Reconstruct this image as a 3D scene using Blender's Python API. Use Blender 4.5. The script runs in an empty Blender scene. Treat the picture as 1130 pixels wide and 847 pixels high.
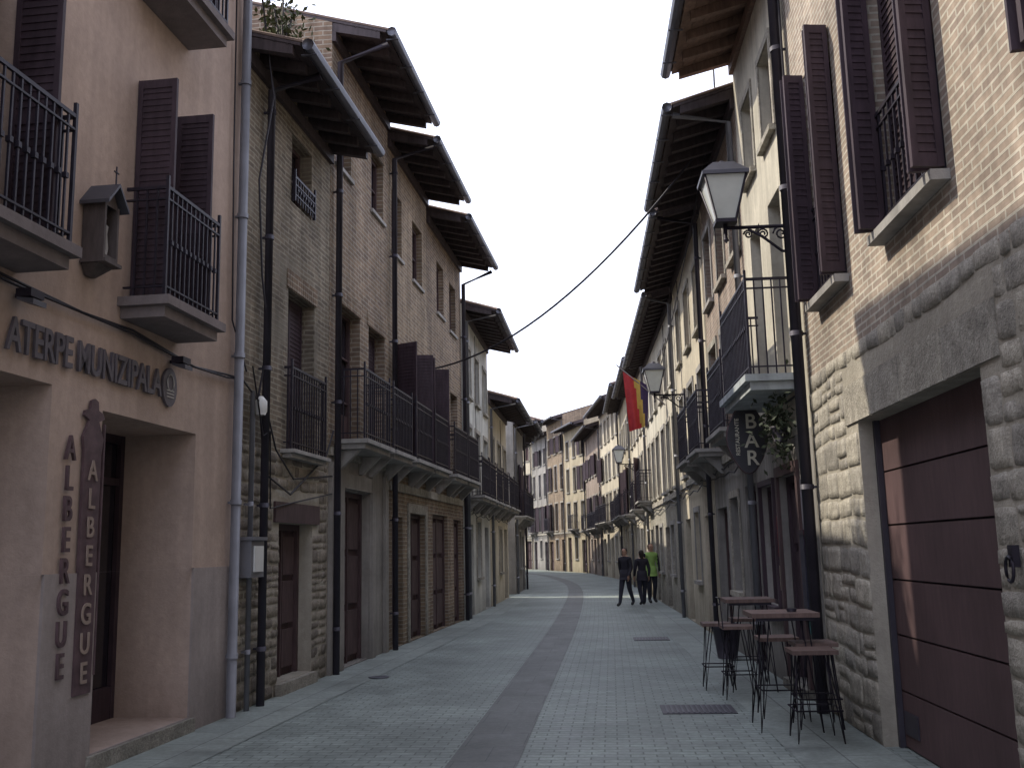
import bpy, math, random
from mathutils import Matrix, Vector
random.seed(7)
R_=random.random
def U(a,b): return a+(b-a)*random.random()
# ------------------------------------------------------------------ materials
MATS={}
def base(name):
    m=bpy.data.materials.new(name); m.use_nodes=True; MATS[name]=m
    nt=m.node_tree; b=nt.nodes["Principled BSDF"]
    return m,nt,b
def N(nt,t,**k):
    n=nt.nodes.new(t)
    for a,v in k.items(): setattr(n,a,v)
    return n
def mixc(nt,fac,a,b,mode='MIX'):
    n=N(nt,'ShaderNodeMix',data_type='RGBA',blend_type=mode)
    for s,v in ((0,fac),(6,a),(7,b)):
        if hasattr(v,'links'): nt.links.new(v,n.inputs[s])
        elif s==0: n.inputs[0].default_value=v
        else: n.inputs[s].default_value=(*v,1)
    return n.outputs[2]
def noise(nt,scale,vec=None,detail=3,rough=.6):
    n=N(nt,'ShaderNodeTexNoise'); n.inputs['Scale'].default_value=scale; n.inputs['Detail'].default_value=min(detail,4); n.inputs['Roughness'].default_value=rough
    if vec is not None: nt.links.new(vec,n.inputs['Vector'])
    return n.outputs['Fac']
def ramp(nt,v,a,b,c0=0.,c1=1.):
    n=N(nt,'ShaderNodeMapRange'); nt.links.new(v,n.inputs[0])
    n.inputs[1].default_value=a;n.inputs[2].default_value=b;n.inputs[3].default_value=c0;n.inputs[4].default_value=c1
    return n.outputs[0]
def objco(nt,sc=(1,1,1)):
    t=N(nt,'ShaderNodeTexCoord'); m=N(nt,'ShaderNodeMapping'); m.inputs['Scale'].default_value=sc
    nt.links.new(t.outputs['Object'],m.inputs[0]); return m.outputs[0]
def gray(nt,v):
    c=N(nt,'ShaderNodeCombineColor')
    for i in range(3): nt.links.new(v,c.inputs[i])
    return c.outputs[0]
def bumpn(nt,b,h,strength,dist):
    n=N(nt,'ShaderNodeBump'); n.inputs['Strength'].default_value=strength; n.inputs['Distance'].default_value=dist
    nt.links.new(h,n.inputs['Height']); nt.links.new(n.outputs[0],b.inputs['Normal'])
def add(nt,a,b,op='ADD'):
    n=N(nt,'ShaderNodeMath',operation=op)
    for i,v in enumerate((a,b)):
        if hasattr(v,'links'): nt.links.new(v,n.inputs[i])
        else: n.inputs[i].default_value=v
    return n.outputs[0]
def grime(nt,col,amt=.35,streak=.25):
    o=objco(nt); n1=ramp(nt,noise(nt,.9,o,4,.65),.35,.68,1-amt,1.08)
    s=ramp(nt,noise(nt,1.0,objco(nt,(5,5,.35)),3,.6),.4,.65,1-streak,1.05)
    g=N(nt,'ShaderNodeSeparateXYZ'); nt.links.new(o,g.inputs[0])
    lo=ramp(nt,g.outputs[2],0,.7,.72,1.0)
    return mixc(nt,1.0,col,gray(nt,add(nt,add(nt,n1,s,'MULTIPLY'),lo,'MULTIPLY')),'MULTIPLY')
def plain(name,col,rough=.7,var=.25,sc=6,metal=0,bump=.0,bs=40,spec=.4):
    m,nt,b=base(name); o=objco(nt); n=noise(nt,sc,o,3)
    c=mixc(nt,1.0,col,gray(nt,ramp(nt,n,.3,.7,1-var,1+var)),'MULTIPLY')
    nt.links.new(c,b.inputs['Base Color']); b.inputs['Roughness'].default_value=rough; b.inputs['Metallic'].default_value=metal
    b.inputs['Specular IOR Level'].default_value=spec
    if bump: bumpn(nt,b,noise(nt,bs,o,3),bump,.01)
    return m
def plaster(name,col,amt=.28,streak=.2,bump=.35):
    m,nt,b=base(name); c=grime(nt,mixc(nt,0,col,col),amt,streak); o=objco(nt)
    f=noise(nt,14,o,4,.7); c=mixc(nt,1.0,c,gray(nt,ramp(nt,f,.3,.7,.91,1.07)),'MULTIPLY')
    nt.links.new(c,b.inputs['Base Color']); b.inputs['Roughness'].default_value=.92; b.inputs['Specular IOR Level'].default_value=.15
    bumpn(nt,b,add(nt,noise(nt,40,o,4,.7),f),bump,.01); return m
def brick(name,c1,c2,mo,bw=.27,bh=.066,ms=.009,amt=.35,bump=.7,wob=.012,patch=None):
    m,nt,b=base(name)
    t=N(nt,'ShaderNodeTexCoord'); uv=t.outputs['UV']
    nz=N(nt,'ShaderNodeTexNoise'); nz.inputs['Scale'].default_value=3.0; nt.links.new(uv,nz.inputs['Vector'])
    va=N(nt,'ShaderNodeVectorMath',operation='MULTIPLY_ADD'); nt.links.new(nz.outputs['Color'],va.inputs[0]); va.inputs[1].default_value=(wob*2,wob*2,0); nt.links.new(uv,va.inputs[2])
    br=N(nt,'ShaderNodeTexBrick'); nt.links.new(va.outputs[0],br.inputs['Vector'])
    br.inputs['Scale'].default_value=1; br.inputs['Brick Width'].default_value=bw; br.inputs['Row Height'].default_value=bh; br.inputs['Mortar Size'].default_value=ms; br.inputs['Mortar Smooth'].default_value=.2
    br.inputs['Color1'].default_value=(*c1,1);br.inputs['Color2'].default_value=(*c2,1);br.inputs['Mortar'].default_value=(*mo,1)
    c=br.outputs['Color']
    fn=noise(nt,9,uv,4,.75); c=mixc(nt,1.0,c,gray(nt,ramp(nt,fn,.32,.68,.82,1.15)),'MULTIPLY')
    if patch: 
        pn=noise(nt,.55,uv,4,.7); c=mixc(nt,ramp(nt,pn,.52,.6,0,.75),c,patch)
    c=grime(nt,c,amt,.22)
    nt.links.new(c,b.inputs['Base Color']); b.inputs['Roughness'].default_value=.93; b.inputs['Specular IOR Level'].default_value=.15
    h=add(nt,add(nt,1.0,br.outputs['Fac'],'SUBTRACT'),add(nt,fn,.2,'MULTIPLY'))
    bumpn(nt,b,h,bump,.008); return m
def stonemat(name,c1,c2,c3):
    m,nt,b=base(name); a=N(nt,'ShaderNodeAttribute',attribute_name='rnd'); o=objco(nt)
    r=N(nt,'ShaderNodeValToRGB'); nt.links.new(a.outputs['Fac'],r.inputs[0])
    e=r.color_ramp.elements; e[0].color=(*c1,1); e[1].color=(*c3,1); k=e.new(.5); k.color=(*c2,1)
    n=noise(nt,7,o,4,.75); n2=noise(nt,45,o,3,.75); c=mixc(nt,1.0,r.outputs[0],gray(nt,add(nt,ramp(nt,n,.3,.7,.68,1.25),ramp(nt,n2,.3,.7,.75,1.2),'MULTIPLY')),'MULTIPLY')
    c=grime(nt,c,.25,.12)
    nt.links.new(c,b.inputs['Base Color']); b.inputs['Roughness'].default_value=.93; b.inputs['Specular IOR Level'].default_value=.15
    bumpn(nt,b,add(nt,n2,add(nt,n,1.2,'MULTIPLY')),.9,.014); return m
def paver(name,c1,c2,mo,bw,bh,ms,bump=.5):
    m,nt,b=base(name); t=N(nt,'ShaderNodeTexCoord'); uv=t.outputs['UV']
    br=N(nt,'ShaderNodeTexBrick'); nt.links.new(uv,br.inputs['Vector'])
    br.inputs['Scale'].default_value=1; br.inputs['Brick Width'].default_value=bw; br.inputs['Row Height'].default_value=bh; br.inputs['Mortar Size'].default_value=ms; br.inputs['Mortar Smooth'].default_value=.4
    br.inputs['Color1'].default_value=(*c1,1);br.inputs['Color2'].default_value=(*c2,1);br.inputs['Mortar'].default_value=(*mo,1)
    c=br.outputs['Color']; n1=noise(nt,.5,uv,4,.65); n2=noise(nt,18,uv,3,.7); n3=noise(nt,2.5,uv,4,.7)
    f=add(nt,add(nt,ramp(nt,n1,.33,.67,.76,1.22),ramp(nt,n2,.33,.67,.84,1.16),'MULTIPLY'),ramp(nt,n3,.33,.67,.78,1.14),'MULTIPLY')
    c=mixc(nt,1.0,c,gray(nt,f),'MULTIPLY')
    nt.links.new(c,b.inputs['Base Color']); nt.links.new(ramp(nt,n3,.3,.7,.5,.75),b.inputs['Roughness']); b.inputs['Specular IOR Level'].default_value=.45
    bumpn(nt,b,add(nt,add(nt,1.0,br.outputs['Fac'],'SUBTRACT'),add(nt,n2,.35,'MULTIPLY')),bump,.008); return m
def wood(name,col,var=.3):
    m,nt,b=base(name); n=noise(nt,6,objco(nt,(3,3,.6)),4,.7); n2=noise(nt,1.3,objco(nt),2)
    c=mixc(nt,1.0,col,gray(nt,add(nt,ramp(nt,n,.3,.7,1-var,1+var),ramp(nt,n2,.3,.7,.8,1.15),'MULTIPLY')),'MULTIPLY')
    nt.links.new(c,b.inputs['Base Color']); b.inputs['Roughness'].default_value=.65; b.inputs['Specular IOR Level'].default_value=.3
    return m
peach=plaster('peach_plaster',(.46,.355,.30),.14,.07)
greyplinth=plaster('grey_plinth',(.36,.31,.295),.15,.1)
creamp=plaster('cream_plaster',(.60,.535,.42),.2,.15)
creamp2=plaster('pale_plaster',(.60,.555,.46),.22,.2)
ochrep=plaster('ochre_plaster',(.48,.415,.30),.25,.2)
greyp=plaster('grey_plaster',(.36,.34,.32),.3,.25)
whitep=plaster('white_plaster',(.66,.65,.60),.3,.28)
mortar=plaster('mortar_render',(.44,.40,.335),.3,.1,.8)
brickL=brick('old_brick',(.34,.245,.17),(.225,.165,.13),(.43,.38,.31),bw=.29,bh=.075,ms=.010,bump=.8,amt=.3)
brickL2=brick('weathered_brick',(.31,.255,.195),(.20,.165,.135),(.40,.36,.29),bw=.30,bh=.066,ms=.012,wob=.025,amt=.4,bump=.9,patch=(.32,.285,.235))
brickL3=brick('brown_brick',(.36,.265,.18),(.25,.185,.135),(.43,.375,.30),bw=.29,bh=.075,ms=.010,amt=.28,bump=.8)
brickR=brick('buff_brick',(.46,.37,.30),(.35,.28,.235),(.60,.55,.47),bw=.25,bh=.062,ms=.010,amt=.25,bump=.8,wob=.008)
brickR2=brick('pink_brick',(.42,.325,.265),(.33,.255,.22),(.46,.41,.35),amt=.3)
stoneR=stonemat('rubble_stone',(.33,.305,.27),(.42,.385,.33),(.50,.455,.38))
stoneL=stonemat('dark_rubble_stone',(.22,.19,.165),(.30,.26,.215),(.37,.325,.265))
ashlar=stonemat('dressed_stone',(.36,.34,.30),(.42,.39,.335),(.46,.42,.36))
darkwood=wood('dark_brown_wood',(.052,.034,.044))
doorwood=wood('brown_door_wood',(.080,.050,.052))
eavewood=wood('eave_timber',(.066,.052,.056))
eavewood2=wood('light_eave_timber',(.20,.13,.10))
garagew=wood('garage_wood',(.095,.058,.060),.15)
tablew=wood('table_wood',(.15,.10,.088))
tile=plain('clay_tile',(.20,.145,.12),.9,.4,5,bump=.4)
iron=plain('black_iron',(.028,.023,.034),.5,.3,10,.4)
gutterm=plain('zinc_gutter',(.10,.10,.12),.5,.2,3,.5)
greypipe=plain('grey_pipe',(.18,.18,.20),.5,.15,3,.2)
darkpipe=plain('dark_pipe',(.05,.045,.06),.5,.2,3,.3)
slabm=plaster('balcony_concrete',(.40,.38,.36),.25,.2)
cablem=plain('cable_rubber',(.025,.022,.03),.6,.1)
whiteplast=plain('white_plastic',(.62,.62,.60),.45,.08,2)
signmetal=plain('rusted_sign_metal',(.11,.07,.078),.6,.3,8,.3)
signgrey=plain('sign_grey_metal',(.11,.098,.115),.5,.15,8,.3)
def glassm(name,col,rough):
    m,nt,b=base(name); b.inputs['Base Color'].default_value=(*col,1); b.inputs['Specular IOR Level'].default_value=.8
    o=objco(nt); nt.links.new(ramp(nt,noise(nt,1.2,o,2),.3,.7,rough,rough+.1),b.inputs['Roughness']); return m
glass=glassm('window_glass',(.022,.02,.028),.06)
frost=plain('lantern_glass',(.62,.64,.60),.2,.1,3)
framew=plain('white_frame',(.42,.40,.38),.5,.1)
interior=plain('dark_interior',(.03,.025,.034),.9,.2)
roadm=paver('street_setts',(.240,.275,.258),(.195,.225,.212),(.12,.137,.13),.21,.105,.008)
slabpav=paver('edge_slabs',(.245,.275,.258),(.212,.24,.227),(.12,.13,.13),.62,.42,.008,.3)
stripm=paver('drain_strip',(.118,.125,.122),(.105,.11,.108),(.07,.075,.075),.5,.6,.006,.2)
groundm=plain('earth_ground',(.16,.15,.12),.95,.3,.2)
brownslab=plaster('brown_slab',(.22,.19,.19),.2,.1)
paleblue=plaster('pale_blue_slab',(.48,.52,.54))
# ------------------------------------------------------------------ mesh building
class Frame:
    def __init__(s,O,t,side):
        l=math.hypot(*t); s.t=(t[0]/l,t[1]/l); s.O=O
        s.n=(s.t[1],-s.t[0]) if side=='L' else (-s.t[1],s.t[0]); s.side=side
    def w(s,p):
        return (s.O[0]+s.t[0]*p[0]+s.n[0]*p[1], s.O[1]+s.t[1]*p[0]+s.n[1]*p[1], p[2])
WORLD=Frame((0,0),(1,0),'R')
class MB:
    def __init__(s,name,fr=WORLD):
        s.name=name;s.fr=fr;s.v=[];s.f=[];s.m=[];s.r=[];s.mats=[];s.sm=[]
    def add(s,vs,fs,mat,rnd=None,smooth=False):
        if mat not in s.mats: s.mats.append(mat)
        i=s.mats.index(mat);o=len(s.v); s.v+=vs; r=R_() if rnd is None else rnd
        for f in fs: s.f.append(tuple(o+k for k in f)); s.m.append(i); s.r.append(r); s.sm.append(smooth)
    def quad(s,a,b,c,d,mat,rnd=None): s.add([a,b,c,d],[(0,1,2,3)],mat,rnd)
    def hexa(s,p,mat,rnd=None): s.add(p,[(0,3,2,1),(4,5,6,7),(0,1,5,4),(1,2,6,5),(2,3,7,6),(3,0,4,7)],mat,rnd)
    def box(s,u0,u1,d0,d1,z0,z1,mat,rnd=None):
        s.hexa([(u0,d0,z0),(u1,d0,z0),(u1,d1,z0),(u0,d1,z0),(u0,d0,z1),(u1,d0,z1),(u1,d1,z1),(u0,d1,z1)],mat,rnd)
    def obox(s,o,ang,a0,a1,b0,b1,z0,z1,mat):
        ca,sa=math.cos(ang),math.sin(ang)
        def q(a,b,z): return (o[0]+ca*a-sa*b,o[1]+sa*a+ca*b,z)
        s.hexa([q(a0,b0,z0),q(a1,b0,z0),q(a1,b1,z0),q(a0,b1,z0),q(a0,b0,z1),q(a1,b0,z1),q(a1,b1,z1),q(a0,b1,z1)],mat)
    def tube(s,pts,r,mat,n=8,r1=None,smooth=True,cap=True):
        P=[Vector(p) for p in pts]; vs=[];fs=[]; k=len(P)
        for i,p in enumerate(P):
            d=(P[min(i+1,k-1)]-P[max(i-1,0)]).normalized()
            up=Vector((0,0,1)) if abs(d.z)<.9 else Vector((1,0,0))
            a=d.cross(up).normalized(); b=d.cross(a); rr=r if r1 is None else r+(r1-r)*i/(k-1)
            for j in range(n):
                t=2*math.pi*j/n; q=p+a*math.cos(t)*rr+b*math.sin(t)*rr; vs.append(tuple(q))
        for i in range(k-1):
            for j in range(n): fs.append((i*n+j,i*n+(j+1)%n,(i+1)*n+(j+1)%n,(i+1)*n+j))
        if cap: fs.append(tuple(range(n))); fs.append(tuple(range((k-1)*n,k*n)))
        s.add(vs,fs,mat,None,smooth)
    def lathe(s,c,prof,mat,n=16,sx=1,sy=1):
        vs=[];fs=[];k=len(prof)
        for (r,z) in prof:
            for j in range(n):
                t=2*math.pi*j/n; vs.append((c[0]+r*sx*math.cos(t),c[1]+r*sy*math.sin(t),c[2]+z))
        for i in range(k-1):
            for j in range(n): fs.append((i*n+j,i*n+(j+1)%n,(i+1)*n+(j+1)%n,(i+1)*n+j))
        fs.append(tuple(range(n))); fs.append(tuple(range((k-1)*n,k*n))); s.add(vs,fs,mat,None,n>6)
    def finish(s,parent=None):
        if not s.f: return None
        me=bpy.data.meshes.new(s.name); 
        me.from_pydata([s.fr.w(p) for p in s.v],[],[f[::-1] if s.fr.side=='L' else f for f in s.f])
        for m in s.mats: me.materials.append(m)
        me.polygons.foreach_set('material_index',s.m); me.polygons.foreach_set('use_smooth',s.sm)
        at=me.attributes.new('rnd','FLOAT','FACE'); at.data.foreach_set('value',s.r)
        uv=me.uv_layers.new(name='UVMap'); L=s.v; data=[]
        for fi,f in enumerate(s.f):
            a,b,c=[Vector(L[f[k]]) for k in (0,1,2)]; n=(b-a).cross(c-a); n=(abs(n.x),abs(n.y),abs(n.z))
            k=n.index(max(n)); ff=f[::-1] if s.fr.side=='L' else f
            for vi in ff:
                p=L[vi]; data+= [p[0],p[1]] if k==2 else ([p[1]+.13,p[2]] if k==0 else [p[0],p[2]])
        uv.data.foreach_set('uv',data)
        ob=bpy.data.objects.new(s.name,me); bpy.context.collection.objects.link(ob)
        if parent: ob.parent=parent
        return ob
def empty(name):
    e=bpy.data.objects.new(name,None); bpy.context.collection.objects.link(e); return e
def wall(mb,u0,u1,z0,z1,ops,mat,d=0.,rd=None,back=None):
    us={u0,u1};zs={z0,z1};O=[]
    for o in ops:
        a,b,c,e=max(o[0],u0),min(o[1],u1),max(o[2],z0),min(o[3],z1)
        if a<b and c<e: O.append((a,b,c,e,o)); us|={a,b}; zs|={c,e}
    us=sorted(us);zs=sorted(zs)
    for i in range(len(us)-1):
        for j in range(len(zs)-1):
            cu,cz=(us[i]+us[i+1])/2,(zs[j]+zs[j+1])/2
            if any(a<cu<b and c<cz<e for a,b,c,e,_ in O): continue
            mb.quad((us[i],d,zs[j]),(us[i+1],d,zs[j]),(us[i+1],d,zs[j+1]),(us[i],d,zs[j+1]),mat,.5)
    for a,b,c,e,o in O:
        k=d-o[4] if rd is None else rd
        mb.quad((a,d,c),(a,d,e),(a,k,e),(a,k,c),mat,.5); mb.quad((b,d,c),(b,d,e),(b,k,e),(b,k,c),mat,.5)
        if o[3]<=z1: mb.quad((a,d,e),(b,d,e),(b,k,e),(a,k,e),mat,.5)
        if o[2]>=z0: mb.quad((a,d,c),(b,d,c),(b,k,c),(a,k,c),mat,.5)
def fill(mb,o,kind,wd=None):
    a,b,c,e,r=o[:5]; d=-r; w=b-a; h=e-c; wd=wd or doorwood
    if kind=='win' or kind=='french':
        mb.quad((a,d-.03,c),(b,d-.03,c),(b,d-.03,e),(a,d-.03,e),glass)
        fm=wd; t=.055
        mb.box(a,a+t,d-.025,d+.03,c,e,fm);mb.box(b-t,b,d-.025,d+.03,c,e,fm);mb.box(a+t,b-t,d-.025,d+.03,e-t,e,fm);mb.box(a+t,b-t,d-.025,d+.03,c,c+t,fm)
        m=(a+b)/2; mb.box(m-.035,m+.035,d-.025,d+.035,c+t,e-t,fm)
        k=3 if kind=='french' else 2
        for i in range(1,k):
            z=c+h*i/k; mb.box(a+t,m-.035,d-.02,d+.02,z-.015,z+.015,fm); mb.box(m+.035,b-t,d-.02,d+.02,z-.015,z+.015,fm)
        if kind=='french': mb.box(a+t,m-.035,d-.02,d+.015,c+t,c+.5,fm); mb.box(m+.035,b-t,d-.02,d+.015,c+t,c+.5,fm)
    elif kind=='door':
        mb.quad((a,d-.03,c),(b,d-.03,c),(b,d-.03,e),(a,d-.03,e),wd)
        mb.box(a,a+.08,d-.028,d+.04,c,e,wd);mb.box(b-.08,b,d-.028,d+.04,c,e,wd);mb.box(a+.08,b-.08,d-.028,d+.04,e-.08,e,wd)
        m=(a+b)/2; k=2 if w>1.0 else 1; ww=(w-.16)/k
        for i in range(k):
            x0=a+.08+i*ww
            for z0,z1 in ((c+.1,c+h*.3),(c+h*.34,c+h*.62),(c+h*.66,e-.16)):
                mb.box(x0+.07,x0+ww-.07,d-.028,d+.02,z0,z1,wd)
        mb.box(m-.02,m+.02,d-.028,d+.03,c,e-.08,wd)
    elif kind=='shut':
        mb.quad((a,d-.03,c),(b,d-.03,c),(b,d-.03,e),(a,d-.03,e),interior); m=(a+b)/2
        for x0,x1 in ((a,m-.01),(m+.01,b)):
            leafbox(mb,(x0,d),0,x1-x0,c,e,wd)
    elif kind=='dark':
        mb.quad((a,d,c),(b,d,c),(b,d,e),(a,d,e),interior)
def leafbox(mb,o,ang,w,z0,z1,mat,step=.06,t=.035):
    mb.obox(o,ang,0,.045,-t/2,t/2,z0,z1,mat); mb.obox(o,ang,w-.045,w,-t/2,t/2,z0,z1,mat)
    mz=z0+(z1-z0)*.42
    for a,b in ((z0,z0+.09),(mz-.04,mz+.04),(z1-.08,z1)): mb.obox(o,ang,.045,w-.045,-t/2+.002,t/2-.002,a,b,mat)
    mb.obox(o,ang,.045,w-.045,-.004,.004,z0+.09,z1-.08,mat)
    z=z0+.09
    while z<z1-.12:
        if not (mz-.06<z<mz+.04): mb.obox(o,ang,.045,w-.045,-t/2+.005,t/2-.005,z+.012,z+step*.55,mat)
        z+=step
def railing(mb,u0,u1,d,z0,z1,sp=.105,mat=None,d0=.02):
    m=mat or iron; g=.008
    for z,h in ((z1-.015,.015),(z0+.09,.008),(z1-.12,.008)):
        mb.box(u0,u1,d-.012,d+.012,z-h,z+h,m); mb.box(u0-.012,u0+.012,d0,d-.012,z-h,z+h,m); mb.box(u1-.012,u1+.012,d0,d-.012,z-h,z+h,m)
    k=max(2,int((u1-u0)/sp))
    for i in range(k+1):
        u=u0+(u1-u0)*i/k; gg=g*1.7 if i in (0,k) else g
        mb.box(u-gg,u+gg,d-gg,d+gg,z0,z1-.03+(.12 if i in(0,k) else 0),m)
        if i not in(0,k):
            mb.box(u-.018,u+.018,d-.018,d+.018,z0+(z1-z0)*.5-.02,z0+(z1-z0)*.5+.02,m)
    k=max(2,int(d/sp))
    for i in range(1,k):
        q=d0+(d-d0)*i/k
        for u in (u0,u1): mb.box(u-g,u+g,q-g,q+g,z0,z1-.03,m)
def balcony(b,u0,u1,d,zs,zr,th=.14,mat=None,sp=.105,brackets=True):
    mb=MB('balcony',b['fr']); m=mat or slabm
    mb.box(u0-.06,u1+.06,.003,d+.07,zs-th*.45,zs,m); mb.box(u0,u1,.003,d+.01,zs-th,zs-th*.45-.001,m)
    if brackets:
        for u in (u0+.15,u1-.15): mb.hexa([(u-.05,.003,zs-th-.28),(u+.05,.003,zs-th-.28),(u+.05,.06,zs-th-.28),(u-.05,.06,zs-th-.28),(u-.05,.003,zs-th-.002),(u+.05,.003,zs-th-.002),(u+.05,d*.8,zs-th-.002),(u-.05,d*.8,zs-th-.002)],m)
    railing(mb,u0,u1,d,zs,zr,sp); mb.finish(b['e'])
def roof(b,u0,u1,E,ze,s=.32,wd=None,depth=8,gut=True,sp=.48,tiles=True):
    fr=b['fr']; wd=wd or eavewood; mb=MB('roof',fr); H=ze+s*E
    rd=-depth/2; zr=H+s*depth/2
    mb.hexa([(u0,E,ze+.02),(u1,E,ze+.02),(u1,rd,zr+.02),(u0,rd,zr+.02),(u0,E,ze+.06),(u1,E,ze+.06),(u1,rd,zr+.06),(u0,rd,zr+.06)],wd)
    mb.hexa([(u0,rd,zr+.02),(u1,rd,zr+.02),(u1,-depth-.3,H-.1),(u0,-depth-.3,H-.1),(u0,rd,zr+.06),(u1,rd,zr+.06),(u1,-depth-.3,H-.05),(u0,-depth-.3,H-.05)],tile)
    mb.hexa([(u0,E+.02,ze+.063),(u1,E+.02,ze+.063),(u1,rd,zr+.063),(u0,rd,zr+.063),(u0,E+.02,ze+.09),(u1,E+.02,ze+.09),(u1,rd,zr+.09),(u0,rd,zr+.09)],tile)
    n=max(2,int((u1-u0)/sp))
    for i in range(n+1):
        u=u0+.06+(u1-u0-.12)*i/n; x=E-.1
        mb.hexa([(u-.05,x,ze-.10+s*.1),(u+.05,x,ze-.10+s*.1),(u+.05,-.02,H-.13),(u-.05,-.02,H-.13),(u-.05,x,ze+.018+s*.1),(u+.05,x,ze+.018+s*.1),(u+.05,-.02,H+.018),(u-.05,-.02,H+.018)],wd)
    mb.box(u0,u1,.002,.06,H-.30,H-.135,wd)
    for k in range(1,int(E/.16)):
        q=E-.16*k; z=ze+s*(E-q)
        mb.box(u0,u1,q-.006,q+.006,z+.006,z+.019,wd)
    if tiles:
        n=int((u1-u0)/.23)
        for i in range(n):
            u=u0+.12+(u1-u0-.24)*i/max(1,n-1)
            mb.tube([(u,E+.05,ze+.075),(u,E-.9,ze+.075+s*.95),(u,rd,zr+.11)],.062,tile,6)
    if gut:
        mb.tube([(u0,E+.09,ze+.03),(u1,E+.09,ze+.03)],.075,gutterm,8)
        for i in range(int((u1-u0)/.9)+1):
            u=u0+.1+i*.9
            if u<u1: mb.box(u-.015,u+.015,E-.02,E+.17,ze-.06,ze-.045,gutterm)
    mb.finish(b['e']); return H
def body(b,u0,u1,H,ops,mats,depth=8,s=.32,sidemat=None,z0=-.05):
    mb=MB('walls',b['fr']); z=z0
    for zt,m in mats:
        wall(mb,u0,u1,z,min(zt,H),ops,m); z=zt
    sm=sidemat or mats[-1][1]
    for u in (u0,u1):
        mb.add([(u,0,z0),(u,-depth,z0),(u,-depth,H),(u,-depth/2,H+s*depth/2),(u,0,H)],[(0,1,2,3,4)],sm,.5)
    mb.quad((u0,-depth,z0),(u1,-depth,z0),(u1,-depth,H),(u0,-depth,H),sm,.5)
    return mb
def house(name,fr): return dict(e=empty(name),fr=fr)
def pipe(b,pts,r,mat,name='drainpipe'):
    mb=MB(name,b['fr']); mb.tube(pts,r,mat,8)
    P=[Vector(p) for p in pts]
    for i in range(len(P)-1):
        if abs(P[i].z-P[i+1].z)>2:
            z=min(P[i].z,P[i+1].z)+.6
            while z<max(P[i].z,P[i+1].z):
                mb.tube([(P[i].x,P[i].y,z),(P[i].x,P[i].y,z+.05)],r*1.2,mat,8); mb.box(P[i].x-.012,P[i].x+.012,.002,P[i].y,z+.01,z+.035,mat); z+=1.6
    mb.finish(b['e'])
def frameop(mb,o,mat,t=.12,d=.03,sill=True,jitter=False):
    a,b,c,e=o[:4]
    mb.box(a-t,a,.003,d,c,e,mat);mb.box(b,b+t,.003,d,c,e,mat);mb.box(a-t,b+t,.003,d+.004,e,e+t*1.2,mat)
    if sill: mb.box(a-t*.8,b+t*.8,.003,d+.06,c-.07,c,mat)
def axis_pts(L,edge,step):
    k=max(1,int(round((L-2*edge)/step))); return [0,edge]+[edge+(L-2*edge)*i/k for i in range(1,k)]+[L-edge,L]
def rubble(b,u0,u1,z0,z1,ops,mat,h=(.14,.32),w=(.18,.6),dd=(.015,.045),name='stonework',seed=1):
    rs=random.Random(seed); mb=MB(name,b['fr']); z=z0
    ph=[rs.uniform(0,6) for _ in range(4)]
    def wav(u,zz): return (.016*math.sin(u*2.1+ph[0]+zz*1.3)+.008*math.sin(u*5.3+ph[1]+zz*3)) * (1 if z0+.1<zz<z1-.1 else 0)
    while z<z1-.05:
        hh=rs.uniform(*h); 
        if z+hh>z1-.06: hh=z1-z
        segs=[(u0,u1)]
        for o in ops:
            if o[2]<z+hh-.02 and o[3]>z+.02:
                ns=[]
                for a,c in segs:
                    if o[1]<=a or o[0]>=c: ns.append((a,c))
                    else:
                        if o[0]-a>.06: ns.append((a,o[0]))
                        if c-o[1]>.06: ns.append((o[1],c))
                segs=ns
        for a,c in segs:
            u=a
            while u<c-.03:
                ww=rs.uniform(*w)*(.6+hh/h[1]*.5)
                if c-(u+ww)<.12: ww=c-u
                parts=[(z,z+hh)]
                if hh>.2 and rs.random()<.4 and ww<w[1]*.8: q=z+hh*rs.uniform(.35,.65); parts=[(z,q),(q,z+hh)]
                for p0,p1 in parts:
                    g=.004+rs.random()*.006; A,B,C,D=u+g,u+ww-g,p0+g,p1-g
                    if B-A<.04 or D-C<.04: continue
                    ed=min(.010,(B-A)*.2,(D-C)*.2)
                    X=axis_pts(B-A,ed,.055);Z=axis_pts(D-C,ed,.055); th=rs.uniform(*dd); j=.010
                    tl=[rs.uniform(-j,j) for _ in range(8)]; tx=rs.uniform(-.004,.004); tz=rs.uniform(-.004,.004)
                    vs=[]; nx=len(X);nz=len(Z)
                    cc=rs.uniform(.002,.018)
                    for iz,zz in enumerate(Z):
                        for ix,xx in enumerate(X):
                            fx=xx/(B-A);fz=zz/(D-C); sx,sz=fx*2-1,fz*2-1
                            cr=cc*(abs(sx)*abs(sz))**5
                            x=A+xx-(cr*(1 if sx>0 else -1)); y=C+zz-(cr*(1 if sz>0 else -1))
                            x+=(tl[0]*(1-fx)+tl[1]*fx)*fz+(tl[2]*(1-fx)+tl[3]*fx)*(1-fz)
                            y+=(tl[4]*(1-fz)+tl[5]*fz)*fx+(tl[6]*(1-fz)+tl[7]*fz)*(1-fx)+wav(x,y)
                            if ix in(0,nx-1) or iz in(0,nz-1): dq=-.006; x+=rs.uniform(-.003,.003); y+=rs.uniform(-.003,.003)
                            else: dq=th+rs.uniform(-.003,.003)+tx*sx+tz*sz
                            vs.append((x,dq,y))
                    fs=[(iz*nx+ix,iz*nx+ix+1,(iz+1)*nx+ix+1,(iz+1)*nx+ix) for iz in range(nz-1) for ix in range(nx-1)]
                    mb.add(vs,fs,mat,rs.random(),True)
                u+=ww
        z+=hh
    mb.finish(b['e'])
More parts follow.
